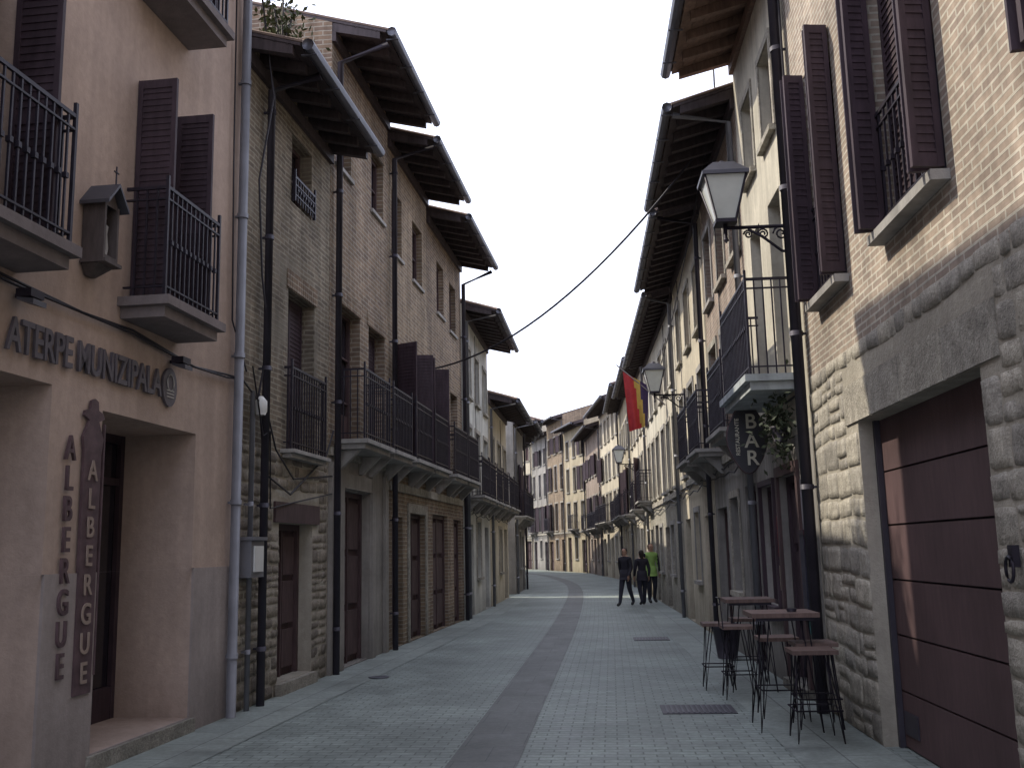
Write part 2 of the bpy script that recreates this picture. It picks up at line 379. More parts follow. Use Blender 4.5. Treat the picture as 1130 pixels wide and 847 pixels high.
def text(s,name,parent,loc,X,Z,size,mat,ext=.012,align='LEFT',sx=1):
    c=bpy.data.curves.new(name,'FONT'); c.body=s; c.size=size; c.extrude=ext; c.align_x=align; c.materials.append(mat); c.offset=size*.012
    o=bpy.data.objects.new(name,c); X=Vector(X).normalized(); Zv=Vector(Z).normalized(); Y=Zv.cross(X)
    M=Matrix((X,Y,Zv)).transposed().to_4x4(); M.translation=Vector(loc); o.matrix_world=M@Matrix.Diagonal((sx,1,1,1)); bpy.context.collection.objects.link(o); o.parent=parent; return o
def leaves(m,c,r,n,mat,s=.05):
    for k in range(n):
        p=Vector((random.gauss(0,.45),random.gauss(0,.45),random.gauss(0,.45))); c0=Vector((c[0]+p.x*r[0],c[1]+abs(p.y)*r[1],c[2]+p.z*r[2]))
        a=Vector((U(-1,1),U(-1,1),U(-1,1))).normalized()*s; bb=a.cross(Vector((U(-1,1),U(-1,1),1))).normalized()*s*.45
        m.quad(tuple(c0-a),tuple(c0+bb),tuple(c0+a),tuple(c0-bb),mat)
# ------------------------------------------------------------------ frames of the street
FL=Frame((-4.417,0),(.0453,1),'L'); FL2=Frame((-3.496,0),(.0083,1),'L')
FR=Frame((2.404,0),(-.0148,1),'R'); FR2=Frame((2.648,0),(-.0249,1),'R')
# ---------------- L1 peach plaster house
b=house('peach_plaster_house',FL); H=9.6
Ld=(7.85,9.6,.14,2.87,.8); Lg=(5.1,7.12,-.04,2.97,.55); oB=(8.2,8.97,3.88,5.98,.22); oA=(5.6,6.42,3.88,5.98,.22); oC=(8.2,8.97,6.95,9.0,.22); oA2=(5.6,6.42,6.95,9.0,.22)
mb=body(b,-5,10.55,H,[Ld,Lg,oB,oA,oC,oA2],[(20,peach)]); 
wall(mb,-5,10.552,-.05,1.55,[Ld,Lg],greyplinth,.022,0.0); mb.quad((-5,0,1.55),(10.55,0,1.55),(10.55,.022,1.55),(-5,.022,1.55),greyplinth)
mb.box(7.8,9.65,-.79,.06,-.02,.133,ashlar)
mb.finish(b['e'])
d=MB('windows',FL)
for o in (oB,oA,oC,oA2): fill(d,o,'french')
a,c,e,f,r=Ld; D=-.8
d.quad((a,D,e),(c,D,e),(c,D,f),(a,D,f),glass)
for u in (a,a+.42,a+.85,a+1.28,c-.07): d.box(u,u+.07,D+.004,D+.05,e,f,darkwood)
d.box(a+.07,c-.07,D+.004,D+.045,e,e+.3,darkwood); d.box(a+.07,c-.07,D+.004,D+.045,f-.5,f-.43,darkwood); d.box(a+.07,c-.07,D+.004,D+.045,f-.08,f,darkwood)
d.tube([(a+.95,D+.08,1.0),(a+.95,D+.08,1.5)],.012,greypipe,6)
d.box(5.1,7.12,-.55,-.5,0,2.97,doorwood)
for i in range(9): d.box(5.1,7.12,-.498,-.49,.1+i*.32,.12+i*.32,interior)
d.finish(b['e'])
s=MB('shutters',FL)
for o in (oB,oA,oC,oA2):
    for u in (o[0],o[1]): leafbox(s,(u,.01),math.pi/2,.37,o[2]+.05,o[3]-.02,darkwood); 
    leafbox(s,(o[0]+.02,-.08),0,.36,o[2]+.03,o[3]-.03,darkwood)
s.finish(b['e'])
for u0,u1,z in ((8.05,9.12,3.88),(5.5,6.60,3.88),(8.05,9.15,6.95),(5.5,6.60,6.95)): balcony(b,u0,u1,.40,z,z+1.0,.18,brownslab,.085,False)
roof(b,-5,10.55,.8,H-.25)
pipe(b,[(10.42,.09,.0),(10.42,.09,9.3)],.055,greypipe)
for u,z in ((6.62,3.54),(9.0,3.50)):
    m=MB('wall_floodlight',FL); m.box(u-.08,u+.08,.05,.17,z-.03,z+.03,iron); m.hexa([(u-.08,.06,z-.05),(u+.08,.06,z-.05),(u+.08,.19,z-.09),(u-.08,.19,z-.09),(u-.08,.06,z-.031),(u+.08,.06,z-.031),(u+.08,.19,z-.05),(u-.08,.19,z-.05)],gutterm); m.box(u-.015,u+.015,.002,.05,z-.02,z+.01,iron); m.finish(b['e'])
m=MB('facade_cables',FL); 
for off in (0,.03):
    m.tube([(3,.04+off*.3,3.62+off),(5,.04,3.66+off),(6.5,.04,3.60+off),(7.4,.04,3.60),(8.2,.04,3.60+off),(9.4,.05,3.52),(10.2,.05,3.55+off),(10.6,.05,3.6)],.012,cablem,5)
m.tube([(10.2,.04,9),(10.25,.04,6),(10.3,.05,4.2),(10.7,.06,3.7)],.01,cablem,5)
m.finish(b['e'])
# shrine
sh=empty('wooden_wall_shrine'); m=MB('shrine_box',FL); w=wood('shrine_wood',(.10,.082,.08))
u0,u1,z0,z1=7.40,7.62,4.04,4.52
m.box(u0,u1,.01,.05,z0,z1,w); m.box(u0,u0+.025,.05,.2,z0,z1,w); m.box(u1-.025,u1,.05,.2,z0,z1,w); m.box(u0+.025,u1-.025,.05,.2,z0,z0+.04,w); m.box(u0-.02,u1+.02,.01,.23,z0-.03,z0-.002,w)
m.hexa([(u0+.06,.01,z0-.12),(u1-.06,.01,z0-.12),(u1-.06,.05,z0-.12),(u0+.06,.05,z0-.12),(u0,.01,z0-.032),(u1,.01,z0-.032),(u1,.16,z0-.032),(u0,.16,z0-.032)],w)
mu=(u0+u1)/2
m.add([(u0-.05,-.0,z1-.03),(mu,0,z1+.15),(u1+.05,0,z1-.03),(u0-.05,.26,z1-.03),(mu,.26,z1+.15),(u1+.05,.26,z1-.03),(u0-.05,0,z1+.0),(mu,0,z1+.18),(u1+.05,0,z1+.0),(u0-.05,.26,z1+.0),(mu,.26,z1+.18),(u1+.05,.26,z1+.0)],[(0,1,4,3),(1,2,5,4),(6,9,10,7),(7,10,11,8),(3,4,10,9),(4,5,11,10),(0,3,9,6),(2,8,11,5)],gutterm)
m.add([(u0,.19,z1-.02),(u1,.19,z1-.02),(mu,.19,z1+.15)],[(0,1,2)],w)
m.tube([(mu,.22,z1+.16),(mu,.22,z1+.33)],.007,iron,5); m.tube([(mu-.035,.22,z1+.28),(mu+.035,.22,z1+.28)],.007,iron,5)
m.lathe((mu,.12,z0+.04),[(.04,0),(.05,.08),(.038,.2),(.045,.26),(.018,.29),(.03,.33),(.025,.37),(.005,.39)],slabm,10)
m.finish(sh)
# signs
tL=(FL.t[0],FL.t[1],0); nL=(FL.n[0],FL.n[1],0)
sg=empty('hostel_wall_sign'); t_=text('ATERPE MUNIZIPALA','sign_lettering',sg,FL.w((6.5,.03,3.13)),tL,nL,.345,signgrey,.012,sx=.70); t_.data.offset=.006
m=MB('round_logo',FL); vs=[(8.95+.14*math.cos(t*math.pi/12),.035,3.24+.185*math.sin(t*math.pi/12)) for t in range(24)]; m.add(vs+[(v[0],.01,v[2]) for v in vs],[tuple(range(24))]+[(i,(i+1)%24,24+(i+1)%24,24+i) for i in range(24)],signgrey)
for i in range(3): m.box(8.88,9.02,.036,.042,3.14+i*.03,3.152+i*.03,framew)
m.tube([(8.95+.065*math.cos(t*.5236),.04,3.28+.08*math.sin(t*.5236)) for t in range(13)],.006,framew,5)
m.finish(sg)
vs_=empty('vertical_hostel_sign')
for i,ch in enumerate('ALBERGUE'): text(ch,'letter_'+str(i),vs_,FL.w((7.36,.03,2.42-i*.235)),tL,nL,.27,signmetal,.012,'CENTER',.75)
ps=empty('pilgrim_board_sign'); m=MB('board',FL)
m.box(7.55,7.80,.012,.035,.62,2.5,signmetal)
prof=[(.125,0),(.15,.12),(.10,.2),(.07,.26),(.15,.29),(.13,.33),(.06,.35),(.05,.42),(0,.44)]
pts=[(7.675+x,.036,2.5+z) for x,z in prof]+[(7.675-x,.036,2.5+z) for x,z in prof[::-1][1:]]
m.add(pts+[(p[0],.012,p[2]) for p in pts],[tuple(range(len(pts)))]+[(i,(i+1)%len(pts),len(pts)+(i+1)%len(pts),len(pts)+i) for i in range(len(pts))],signmetal)
m.box(7.84,7.86,.012,.03,.75,2.75,signmetal)
m.finish(ps)
for i,ch in enumerate('ALBERGUE'): text(ch,'letter_'+str(i),ps,FL.w((7.675,.042,2.28-i*.225)),tL,nL,.23,peach,.004,'CENTER',.9)
# ---------------- L2 rubble/brick house
b=house('old_rubble_brick_house',FL)
o1=(12.2,13.0,6.25,7.2,.2);o2=(12.15,13.2,2.95,5.05,.2);o3=(11.95,13.2,.15,2.05,.22)
mb=body(b,10.57,13.83,7.72,[o1,o2,o3],[(2.9,mortar),(20,brickL2)]); 
mb.box(11.9,13.25,-.2,.08,-.02,.143,ashlar)
mb.box(11.75,13.4,.004,.035,2.05,2.3,doorwood)
mb.finish(b['e'])
rubble(b,10.6,13.8,0,2.9,[o3,(11.7,13.45,2.0,2.35)],stoneL,(.07,.18),(.12,.38),(.004,.014),seed=3)
d=MB('windows',FL); fill(d,o1,'win'); fill(d,o2,'shut',darkwood); fill(d,o3,'door')
for i in range(14): d.box(12.08+i*.085,12.15+i*.085,.003,.02,5.06,5.3,brickL)
railing(d,12.2,13.0,.05,6.25,6.6,.09,None,.003); d.finish(b['e'])
balcony(b,12.0,13.35,.12,2.95,4.0,.1,slabm,.09,False)
roof(b,10.57,13.83,.68,7.5,.3,sp=.42)
pipe(b,[(11.2,.72,7.45),(11.2,.1,7.3),(11.2,.1,0)],.05,darkpipe); pipe(b,[(10.85,.08,3.5),(10.85,.08,0)],.03,greypipe)
m=MB('facade_cables',FL)
m.tube([(10.7,.05,9),(10.75,.3,7.0),(10.8,.12,6.0),(11.0,.1,4.9),(11.3,.08,4.2),(11.05,.07,3.5),(11.3,.06,2.6),(12.2,.05,2.4),(13.6,.05,3.0),(13.9,.06,3.4)],.013,cablem,5)
m.tube([(10.6,.05,3.6),(11.2,.12,3.3),(11.6,.08,2.9),(12.3,.05,2.6),(13.9,.05,2.75)],.012,cablem,5)
m.tube([(10.9,.05,3.8),(11.0,.15,3.0),(11.3,.12,3.1),(11.5,.06,2.2),(12.3,.04,2.3),(13.9,.05,2.5)],.010,cablem,5)
m.lathe((11.05,.1,3.25),[(.05,0),(.07,.04),(.07,.16),(.02,.22)],whiteplast,10)
m.finish(b['e'])
mbx=empty('utility_meter_box'); m=MB('box',FL); m.box(10.68,11.05,.004,.17,1.42,1.82,greypipe); m.box(10.66,11.07,.004,.2,1.823,1.86,greypipe); m.box(10.74,10.99,.172,.19,1.48,1.76,whiteplast); m.tube([(10.86,.09,1.86),(10.86,.09,3.2)],.02,greypipe,6); m.tube([(10.86,.09,1.42),(10.86,.09,.0)],.02,greypipe,6); m.finish(mbx)
lf=plain('leaf',(.07,.085,.035),.8,.4,3); lf2=plain('dark_leaf',(.035,.045,.025),.8,.4,3)
m=MB('roof_plant',FL)
leaves(m,(11.1,.1,8.05),(.5,.5,.4),420,lf)
for k in range(8): m.tube([(11.1,.25,7.75),(11.1+U(-.3,.3),.25+U(-.2,.2),8.3)],.01,eavewood,4)
m.finish()
# ---------------- L3, L4, L4b
cream_g=plaster('ground_floor_plaster',(.33,.305,.28),.25,.15)
b=house('tall_brick_house',FL)
w1=(14.1,14.9,7.55,8.25,.15);w2=(16.1,16.9,7.5,8.6,.15);q1=(14.4,15.45,3.3,5.4,.2);q2=(15.95,17.0,3.3,5.4,.2);g1=(14.5,16.0,.02,2.6,.16)
mb=body(b,13.85,17.2,9.72,[w1,w2,q1,q2,g1],[(3.1,cream_g),(20,brickL)])
mb.box(13.85,17.2,.003,.05,3.05,3.17,ashlar)
for u in (13.88,14.28,16.02,16.85): mb.box(u,u+.2,.003,.06,0,2.95,cream_g)
mb.box(14.28,16.22,.003,.055,2.62,2.85,cream_g)
mb.finish(b['e'])
d=MB('windows',FL)
for o in (w1,w2): fill(d,o,'win'); d.box(o[0]-.05,o[1]+.05,.003,.05,o[2]-.06,o[2],slabm)
fill(d,q1,'french');fill(d,q2,'shut',darkwood);fill(d,g1,'door',doorwood)
for o in (q1,q2,w2):
    for i in range(int((o[1]-o[0]+.2)/.08)): d.box(o[0]-.1+i*.08,o[0]-.035+i*.08,.003,.018,o[3]+.01,o[3]+.24,brickL)
d.finish(b['e'])
balcony(b,14.15,15.6,.45,3.3,4.35); balcony(b,15.85,17.15,.45,3.3,4.35)
roof(b,13.85,17.2,.85,9.45,.3); pipe(b,[(13.98,.85,9.35),(13.98,.1,9.1),(13.98,.1,0)],.05,darkpipe)
b=house('shuttered_brick_house',FL)
ws=[(17.5,18.3,7.2,8.4,.15),(19.2,20.1,7.1,8.35,.15)];qs=[(17.75,18.75,3.3,5.45,.2),(19.35,20.35,3.3,5.45,.2)];g=[(18.8,20.2,.02,2.4,.14),(17.5,18.3,.02,2.3,.14)]
mb=body(b,17.22,20.55,9.45,ws+qs+g,[(20,brickL3)]); mb.box(17.22,20.55,.003,.05,2.75,2.9,ashlar); mb.finish(b['e'])
d=MB('windows',FL)
for o in ws: fill(d,o,'win'); d.box(o[0]-.05,o[1]+.05,.003,.05,o[2]-.06,o[2],slabm)
for o in qs: fill(d,o,'french'); leafbox(d,(o[0],.02),math.radians(115),.48,o[2]+.05,o[3],darkwood); leafbox(d,(o[1],.02),math.radians(75),.48,o[2]+.05,o[3],darkwood)
fill(d,g[0],'door'); fill(d,g[1],'door',darkwood); frameop(d,g[0],ashlar,.15,.03,False); d.finish(b['e'])
balcony(b,17.5,18.95,.45,3.3,4.35); balcony(b,19.15,20.5,.45,3.3,4.35)
roof(b,17.22,20.55,.85,9.15,.3); pipe(b,[(17.35,.85,9.1),(17.35,.1,8.9),(17.35,.1,0)],.05,darkpipe)
b=house('narrow_brick_house',FL)
ws=[(21.6,22.4,7.0,8.2,.15),(23.1,23.9,6.9,8.1,.15)];qs=[(21.6,22.5,3.3,5.4,.2),(23.1,24.0,3.3,5.4,.2)];g=[(20.95,22.6,.02,2.45,.12),(23.3,24.3,.02,2.4,.12)]
mb=body(b,20.57,24.6,9.05,ws+qs+g,[(20,brickL)]); mb.box(20.57,24.6,.003,.05,2.75,2.9,ashlar); mb.finish(b['e'])
d=MB('windows',FL)
for o in ws: fill(d,o,'win'); d.box(o[0]-.05,o[1]+.05,.003,.05,o[2]-.06,o[2],slabm)
for o in qs: fill(d,o,'shut',darkwood)
fill(d,g[0],'door'); fill(d,g[1],'door'); d.finish(b['e'])
balcony(b,21.2,22.7,.45,3.3,4.35); balcony(b,22.9,24.3,.45,3.3,4.35)
roof(b,20.57,24.6,.85,8.8,.3); pipe(b,[(24.5,.85,8.7),(24.5,.1,8.4),(24.5,.1,0)],.05,darkpipe)
# ---------------- automatic houses further along
def auto(name,fr,u0,u1,ze,E,wm,seed,storeys=3,gm=None,wd=None,bal=.85,side=None,win='win',tiles=True,shp=.6):
    rs=random.Random(seed); b=house(name,fr); s=.3; H=ze+s*E; L=u1-u0; n=max(1,round(L/1.75)); sp=L/n; ops=[];K=[]; f0=rs.uniform(2.7,3.1); fh=(H-.35-f0)/(storeys-1)
    bals=[]
    for i in range(n):
        c=u0+sp*(i+.5)+rs.uniform(-.12,.12)
        w=rs.uniform(.9,1.2) if i%2==0 else .85
        o=(c-w/2,c+w/2,.02 if i%2==0 else .95,rs.uniform(2.2,2.5),.16); ops.append(o);K.append('door' if i%2==0 else 'win')
        for k in range(1,storeys):
            z=f0+fh*(k-1)+.12; top=k==storeys-1; hh=min(fh-.55,2.1 if k==1 else (1.3 if top else 1.9)); ww=.95
            if k==1: o=(c-ww/2,c+ww/2,z+.05,z+.05+hh,.18); bals.append((c,z+.05))
            else: z+=.3; hh=min(hh,fh-.75); o=(c-.42,c+.42,z,z+hh,.15)
            ops.append(o);K.append(rs.choice(['french','shut','french']) if k<2 else rs.choice([win,'win','shut']))
    mats=[(20,wm)] if gm is None else [(f0-.05,gm),(20,wm)]
    mb=body(b,u0,u1-.02,H,ops,mats,sidemat=side); mb.box(u0,u1-.02,.003,.05,f0-.1,f0+.03,ashlar); mb.finish(b['e'])
    d=MB('windows',fr)
    for o,k in zip(ops,K):
        fill(d,o,k,rs.choice([doorwood,darkwood,framew] if k in('win','french') else [doorwood,darkwood])); 
        if o[2]>.5: frameop(d,o,ashlar if rs.random()<.7 else slabm,.09,.025,True)
        if k in('french','win') and o[2]>f0 and rs.random()<shp:
            ww=(o[1]-o[0])/2; a=rs.uniform(150,176)
            leafbox(d,(o[0],.05),math.radians(a),ww,o[2]+.03,o[3],darkwood,.09); leafbox(d,(o[1],.05),math.radians(180-rs.uniform(150,176)),ww,o[2]+.03,o[3],darkwood,.09)
    d.finish(b['e'])
    for c,z in bals:
        if rs.random()<bal: balcony(b,c-.72,c+.72,.42,z,z+1.0,.13,slabm,.13)
    q=MB('facade_cables',fr)
    for k in range(2):
        z=f0-.25+k*.12; q.tube([(u0+L*i/8,.05,z+(-.06 if i%2 else 0)+rs.uniform(-.03,.03)) for i in range(9)],.012,cablem,5)
    uu=rs.uniform(u0+.4,u1-.4); q.tube([(uu,.03,f0-.2),(uu+.05,.03,H-.4)],.010,cablem,5); q.finish(b['e'])
    roof(b,u0,u1-.02,E,ze,s,wd,tiles=tiles); pipe(b,[(u0+.12,E,ze-.05),(u0+.12,.08,ze-.2),(u0+.12,.08,0)],.045,rs.choice([darkpipe,greypipe]))
    return b
auto('white_plaster_house',FL2,24.9,30.2,7.75,.85,whitep,11,3,side=whitep,shp=.2)
auto('cream_plaster_house',FL2,30.25,35.8,6.2,.85,creamp,12,2,shp=.3)
auto('stone_grey_house',FL2,38.6,43,6.6,.8,greyp,13,2)  # unseen gap before this house, added to let sun reach the street
FL3=Frame((-3.14,43.1),(-1.1,12),'L');FL4=Frame((-4.3,55.2),(-3,13.5),'L');FL5=Frame((-7.4,69),(-7,14),'L')
auto('brick_house',FL3,0,6,7.2,.8,brickL3,14);auto('ochre_house',FL3,6.05,12,7.6,.8,ochrep,15)
auto('pale_house',FL4,0,7,7.6,.8,creamp2,16,tiles=False);auto('brick_house',FL4,7.05,13.8,8,.8,brickL,17,tiles=False)
auto('grey_house',FL5,0,8,8,.8,greyp,18,tiles=False);auto('ochre_house',FL5,8.05,16,8,.8,ochrep,19,tiles=False)
# ---------------- R1 stone and brick
b=house('stone_and_brick_house',FR); H=11.5
G=(6.05,8.72,-.04,2.68,.18); wA=(8.68,9.72,3.98,6.35,.22); wB=(6.25,7.55,3.98,6.35,.22); wC=(3.6,4.7,3.98,6.35,.22)
W2=[(8.68,9.72,7.6,9.6,.2),(6.25,7.55,7.6,9.6,.2)]
mb=body(b,-5,10.42,H,[G,wA,wB,wC]+W2,[(3.32,mortar),(20,brickR)]); mb.finish(b['e'])
lint=(5.75,9.1,2.66,3.04)
rubble(b,2.4,10.38,0,3.36,[(6.05,8.72,0,2.68),lint],stoneR,(.12,.30),(.16,.5),(.003,.014),seed=5)
m=MB('garage_lintel',FR)
for a,c in ((5.75,6.6),(6.61,7.5),(7.51,8.3),(8.31,9.08)): m.box(a+.005,c-.005,-.16,.014+U(0,.008),2.685,3.03,stoneR)
m.finish(b['e'])
d=MB('garage_door',FR); z=.0
for i in range(6):
    h=.447; d.box(6.05,8.72,-.24,-.168,z+.012,z+h-.004,garagew); d.box(6.05,8.72,-.25,-.2,z+h-.01,z+h+.02,interior) ; z+=h
d.box(8.3,8.62,-.167,-.155,.12,.3,darkpipe); d.box(6.05,6.1,-.166,-.12,0,2.68,darkpipe); d.box(8.67,8.72,-.166,-.12,0,2.68,darkpipe)
d.finish(b['e'])
d=MB('windows',FR); s=MB('shutters',FR)
for o in (wA,wB,wC,*W2):
    fill(d,o,'french'); d.box(o[0]-.06,o[1]+.06,.003,.13,o[2]-.07,o[2],slabm)
    railing(d,o[0]+.02,o[1]-.02,.02,o[2]+.02,o[2]+.95,.11,None,-.02)
    leafbox(s,(o[1]-.52,-.1),0,.5,o[2]+.03,o[3]-.02,darkwood)
    for a,k in ((o[0],1),(o[1],-1)):
        leafbox(s,(a,.02),math.radians(90+k*8),.21,o[2]+.03,o[3],darkwood); leafbox(s,(a+k*.05,.02),math.radians(90-k*8),.20,o[2]+.03,o[3],darkwood)
d.finish(b['e']); s.finish(b['e'])
roof(b,-5,10.42,.9,H-.27)
pipe(b,[(10.38,.1,11.3),(10.38,.1,0)],.06,darkpipe)
rg=empty('iron_wall_ring'); m=MB('ring',FR); m.box(5.72,5.78,.02,.06,1.5,1.62,iron); m.tube([(5.75+.05*math.sin(t*.5236),.07,1.49+.07*math.cos(t*.5236)) for t in range(13)],.01,iron,6); m.finish(rg)
m=MB('facade_cables',FR); m.tube([(10.25,.06,11),(10.3,.06,6),(10.28,.08,3)],.014,cablem,5); m.finish(b['e'])
# ---------------- R2 cream house with bar
b=house('cream_bar_house',FR)
w1=(11.2,11.9,3.55,5.75,.2);w2=(12.5,13.2,3.55,5.75,.2);w3=(11.2,11.9,6.5,7.6,.15);w4=(12.5,13.2,6.5,7.6,.15);g=(11.25,12.3,.12,2.45,.12);g2=(12.6,13.5,.9,2.4,.1)
mb=body(b,10.44,13.75,8.75,[w1,w2,w3,w4,g,g2],[(2.85,greyp),(20,creamp2)],sidemat=creamp)
mb.box(11.2,12.35,-.1,.1,-.02,.113,ashlar); mb.finish(b['e'])
d=MB('windows',FR)
for o in (w1,w2): fill(d,o,'french',darkwood)
for o in (w3,w4): fill(d,o,'win',darkwood); frameop(d,o,ashlar,.08,.02)
fill(d,g,'door',darkwood); fill(d,g2,'win',darkwood); frameop(d,g,doorwood,.1,.04,False)
frameop(d,g2,darkwood,.06,.05); d.finish(b['e'])
balcony(b,10.95,12.9,.5,3.5,4.6,.17,paleblue,.1,False)
roof(b,10.44,13.75,.88,8.45,.3,eavewood2,sp=.5)
po=empty('bar_posters'); m=MB('posters',FR); 
pcol=[plain('poster_red',(.35,.04,.04),.6,.5,9),plain('poster_dark',(.03,.03,.05),.6,.5,9),plain('poster_cream',(.4,.36,.28),.6,.5,9),plain('poster_teal',(.04,.15,.16),.6,.6,14)]
for u,z,w,h,k in ((12.42,1.5,.16,.5,0),(12.42,1.1,.16,.3,2),(10.62,1.45,.5,.9,1),(10.66,2.1,.3,.2,2),(10.62,.7,.5,.62,3),(10.72,1.55,.3,.3,0),(10.8,1.95,.2,.1,3)):
    m.box(u,u+w,.003,.012+k*.002+(.004 if k!=1 else 0),z,z+h,pcol[k])
m.finish(po)
mn=empty('menu_board'); m=MB('board',FR); m.box(10.95,11.15,.02,.05,.9,1.75,pcol[1]); m.box(10.92,11.18,.01,.06,.85,.9,darkwood); m.box(10.92,11.18,.01,.06,1.75,1.8,darkwood); m.finish(mn)
m=MB('hanging_plant',FR); leaves(m,(11.25,.08,2.95),(.5,.3,.45),380,lf2,.045); m.tube([(11.0,.03,3.25),(11.5,.03,3.25)],.012,iron,5); m.lathe((11.25,.16,2.78),[(.07,0),(.11,.15),(.12,.17)],darkpipe,10); m.finish()
# ---------------- R3
b=auto('pink_brick_house',FR,13.77,18.2,7.95,.88,brickR2,22,3,gm=greyp,shp=.2)
m=MB('antenna',FR); m.tube([(14.2,.2,8.4),(14.2,.2,9.6)],.015,iron,5)
for i in range(5): m.tube([(14.0,.2,9.0+i*.12),(14.4,.2,9.0+i*.12)],.008,iron,4)
m.finish(b['e'])
auto('long_cream_house',FR,18.22,24.05,7.9,.78,creamp,23,3,bal=.15,shp=.1)
auto('cream_stone_house',FR2,24.07,34,7.8,.6,creamp2,24,3,gm=ashlar,bal=.25,shp=.12)
auto('pale_plaster_house',FR2,34.05,43,8.1,.6,creamp,25,3,bal=.3,shp=.15)
auto('ochre_plaster_house',FR2,43.05,52.4,8.7,.7,ochrep,26,3,bal=.4,shp=.3)
FR3=Frame((1.34,52.5),(-2.02,17.1),'R');FR4=Frame((-.68,69.6),(-4.82,16.7),'R');FR5=Frame((-5.5,86.3),(-10,16),'R')
auto('cream_house',FR3,0,8.5,9.6,.85,creamp,27,4,tiles=False,bal=.4,shp=.3);auto('brick_house',FR3,8.55,17.2,9.1,.85,brickR2,28,3,tiles=False)
auto('ochre_house',FR4,0,6,10.4,.85,ochrep,29,4,tiles=False,bal=.5);auto('brick_house',FR4,6.05,11.5,11.6,.85,brickL3,30,4,tiles=False,bal=.6,shp=.8);auto('grey_house',FR4,11.55,17.4,10.9,.85,greyp,33,4,tiles=False,bal=.5)
auto('cream_house',FR5,0,6,12.2,.85,creamp,31,4,tiles=False,bal=.6);auto('grey_house',FR5,6.05,12,11.4,.85,greyp,34,4,tiles=False);auto('pale_house',FR5,12.05,19,12.4,.85,creamp2,32,4,tiles=False)
# ---------------- street lamps
def lamp(fr,u,z,name='wall_street_lamp',D=.74):
    e=empty(name); m=MB('bracket',fr)
    m.box(u-.04,u+.04,.003,.03,z-.26,z+.22,iron)
    m.tube([(u,.02,z+.08),(u,D,z+.08)],.02,iron,6)
    m.tube([(u,.02,z-.22),(u,.15,z-.2),(u,.35,z-.03),(u,.5,z+.06)],.016,iron,6)
    for cx,r,s0 in ((.15,.085,1),(.34,.06,-1),(.50,.05,1)):
        m.tube([(u,cx+r*(1-k/22)*math.cos(k*.6),z-.0+r*(1-k/22)*math.sin(k*.6)) for k in range(18)],.011,iron,5)
    m.tube([(u,D,z-.04),(u,D,z+.14)],.022,iron,6); m.lathe((u,D,z-.09),[(.005,0),(.03,.03),(.02,.06)],iron,8)
    m.finish(e)
    m=MB('lantern',fr); z0=z+.12
    def ring(r,zz): return [(u+r*a,D+r*c,zz) for a,c in ((-1,-1),(1,-1),(1,1),(-1,1))]
    F=[(0,1,5,4),(1,2,6,5),(2,3,7,6),(3,0,4,7)]
    m.add(ring(.105,z0+.04)+ring(.215,z0+.5),F,frost)
    m.add(ring(.115,z0)+ring(.115,z0+.04),F+[(0,1,2,3),(4,5,6,7)],iron)
    m.add(ring(.25,z0+.5)+ring(.25,z0+.54),F+[(0,1,2,3),(4,5,6,7)],gutterm)
    m.add(ring(.245,z0+.54)+ring(.15,z0+.64),F,gutterm); m.add(ring(.15,z0+.64)+ring(.11,z0+.68),F+[(4,5,6,7)],gutterm)
    a,c=ring(.107,z0+.04),ring(.22,z0+.5)
    for i in range(4): m.tube([a[i],c[i]],.014,iron,5)
    m.lathe((u,D,z0+.68),[(.05,0),(.05,.02),(.02,.05)],iron,8); m.finish(e)
lamp(FR,10.55,4.98); lamp(FR,22.3,4.95,D=.68); lamp(FR2,39,4.8)
# ---------------- bar sign
bs=empty('bar_hanging_sign'); y=12.6; cx=FR.w((y,.30,0))[0]; m=MB('oval_board'); n=32
dk=plain('sign_black',(.03,.028,.035),.4,.2)
vs=[];
for t in range(n):
    a=2*math.pi*t/n; r=1+.05*math.cos(4*a); vs.append((cx+.235*math.cos(a)*r,y,2.98+.42*math.sin(a)*r))
m.add(vs+[(v[0],v[1]+.05,v[2]) for v in vs],[tuple(range(n)),tuple(range(n,2*n))]+[(i,(i+1)%n,n+(i+1)%n,n+i) for i in range(n)],dk)
m.tube([(v[0],v[1]+.025,v[2]) for v in vs+[vs[0]]],.016,signmetal,5)
m.tube([(cx-.2,y+.025,3.43),(cx+.32,y+.025,3.43)],.014,iron,5); m.finish(bs)
sm=plain('sign_cream_paint',(.55,.52,.42),.5,.1)
for k,(ch,z) in enumerate((('B',3.10),('A',2.86),('R',2.64))): text(ch,'letter_'+ch.lower(),bs,(cx+.05,y-.012,z),(1,0,0),(0,-1,0),.26,sm,.006,'CENTER')
text('RESTAURANTE','small_lettering',bs,(cx-.10,y-.012,2.76),(0,0,1),(0,-1,0),.07,sm,.003)
# ---------------- flag
fg=empty('hanging_flag'); m=MB('flag_cloth',FR2); 
red=plain('flag_red',(.40,.035,.04),.8,.15);yel=plain('flag_yellow',(.48,.32,.07),.8,.15);blu=plain('flag_purple',(.05,.03,.09),.8,.2)
def cloth(u,d0,w,z0,z1,cols):
    nx,nz=12,10; V=[]
    for j in range(nz+1):
        for i in range(nx+1):
            fx,fz=i/nx,j/nz; V.append((u+.05*math.sin(fx*14+fz*2)*(.3+fz),d0+w*fx*(1-.25*fz)+.06*fz,z1-(z1-z0)*fz+.6*w*fx*(1-fz)-.15*fx*fz))
    for i in range(nx):
        for j in range(nz):
            t=(i/nx+.25*j/nz); c=blu if t<.33 else yel if t<.55 else red
            k=j*(nx+1)+i; m.add([V[k],V[k+1],V[k+nx+2],V[k+nx+1]],[(0,1,2,3)],c,None,True)
cloth(26.9,.45,.68,4.9,6.0,None)
m.tube([(26.9,.02,5.45),(26.9,1.3,6.6)],.018,iron,6); m.finish(fg)
